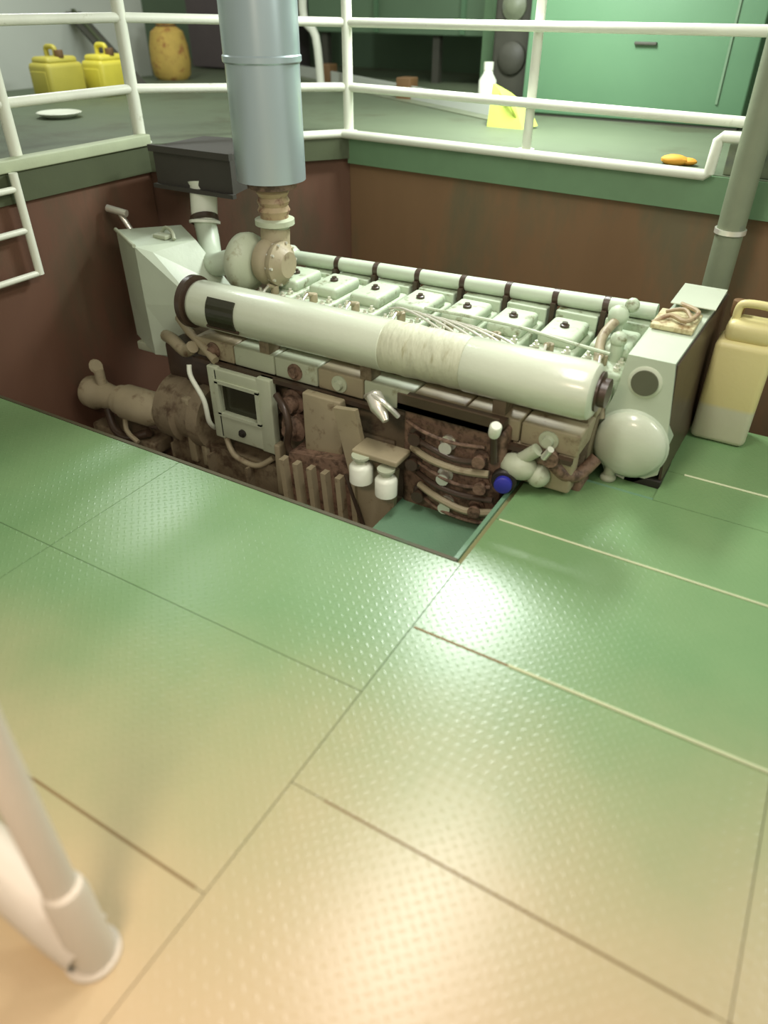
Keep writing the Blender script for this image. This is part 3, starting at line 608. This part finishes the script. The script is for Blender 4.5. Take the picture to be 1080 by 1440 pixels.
# right end housing: narrow, deep box across the engine with rounded lower cover
Hs = B(MB().prism([(-.722, .776), (-.466, .776), (-.455, .70), (-.40, .25), (-.41, .08), (-.55, -.02), (-.72, .02), (-.80, .16), (-.80, .34), (-.745, .55)], 'y', 3.95, 4.5), 'end_housing', m_eng)
B(MB().add([(-.722, 3.95, .776), (-.466, 3.955, .776), (-.40, 5.02, .88), (-.62, 5.02, .88), (-.722, 3.95, .3), (-.466, 3.955, .3), (-.40, 5.02, .2), (-.62, 5.02, .2)],
  [(0,1,2,3), (4,7,6,5), (0,4,5,1), (1,5,6,2), (2,6,7,3), (3,7,4,0)]), 'top_casing', m_eng)
B(MB().box(-.66, -.40, 4.60, 5.02, .88, .885), 'top_cover', m_tank)
B(MB().add([(-.462, 3.97, .76), (-.452, 3.97, .76), (-.385, 5.02, .86), (-.398, 5.02, .86), (-.40, 3.97, .04), (-.385, 3.97, .04), (-.36, 5.02, .04), (-.37, 5.02, .04)],
  [(0,1,2,3), (4,7,6,5), (0,4,5,1), (1,5,6,2), (2,6,7,3), (3,7,4,0)]), 'dark_side_cover', m_oil, 'dark brown side of the end housing')
B(MB().lathe((-.60, 3.955, .635), (-.60, 3.90, .635), [(0, .095), (.008, .095), (.012, .085), (.014, .06)], 28), 'porthole_rim', m_tank)
B(MB().cyl((-.60, 3.945, .635), (-.60, 3.932, .635), .075, 28), 'porthole', mat('porthole grey', (92, 94, 76), .5), 'dark round opening in the end housing')
B(MB().ball((-.605, 3.93, .24), .215, (1.0, .42, .98), 24), 'fan_cover', m_tank)
B(MB().lathe((-.605, 3.96, .24), (-.605, 3.86, .24), [(0, .215), (.02, .225), (.035, .205), (.05, .19)], 32), 'cover_rim', m_eng)
B(MB().cyl((-.68, 3.92, -.02), (-.68, 3.92, .10), .035, 14).ball((-.68, 3.91, .0), .05, (1, 1, .6)), 'drain_foot', m_panel)
B(MB().box(-.60, -.38, 3.95, 4.25, -.022, .04, .008), 'black_foot', m_black)
B(MB().tube([(-.70, 4.35, .83), (-.62, 4.42, .87), (-.52, 4.36, .87), (-.48, 4.52, .88), (-.60, 4.62, .88)], .014, 8, 4).tube([(-.66, 4.5, .86), (-.56, 4.5, .89), (-.5, 4.42, .87)], .012, 8, 4), 'top_hose', m_tan)
B(MB().box(-.70, -.46, 4.30, 4.60, .815, .845, .006), 'stained_cover', mat('stained cover', (196, 190, 146), .6, var=.2, scale=9, c2=(130, 104, 62), c2amt=.45, c2scale=9), 'yellow brown stained patch plate')
B(MB().tube([(-.80, 3.93, .36), (-.84, 3.98, .50), (-.82, 4.05, .60)], .03, 10, 4), 'side_pipe', m_beige)

# big cream jerrycan right
m_can = mat('cream translucent plastic', (206, 204, 160), .45, var=.06)
nt = m_can.node_tree; N = nt.nodes; L = nt.links; b = N['Principled BSDF']
sp = N.new('ShaderNodeSeparateXYZ'); gg = N.new('ShaderNodeNewGeometry'); L.new(gg.outputs['Position'], sp.inputs[0])
mr = N.new('ShaderNodeMapRange'); mr.inputs[1].default_value = .24; mr.inputs[2].default_value = .27; L.new(sp.outputs[2], mr.inputs[0])
mx = N.new('ShaderNodeMix'); mx.data_type = 'RGBA'; mx.inputs[6].default_value = lin((196, 196, 168)); mx.inputs[7].default_value = lin((208, 198, 140)); L.new(mr.outputs[0], mx.inputs[0]); L.new(mx.outputs[2], b.inputs['Base Color'])
b.inputs['Subsurface Weight'].default_value = .15; b.inputs['Subsurface Radius'].default_value = (.05, .05, .03)
t = thing('jerrycan', (-.19, 4.83, 0), 'tall cream and yellow plastic jerrycan on deck right of the engine end housing', 'jerrycan')
MB().box(-.36, -.02, 4.68, 4.94, 0, .68, .04).build('body', m_can, t)
MB().box(-.33, -.05, 4.71, 4.92, .66, .80, .05).build('shoulder', m_can, t)
MB().tube([(-.29, 4.8, .76), (-.29, 4.8, .86), (-.25, 4.8, .89), (-.12, 4.8, .89), (-.08, 4.8, .86), (-.08, 4.8, .76)], .025, 12, 4).build('handle', m_can, t)
MB().cyl((-.30, 4.88, .78), (-.30, 4.88, .88), .04, 16, bev=.006).build('cap', m_brn, t)
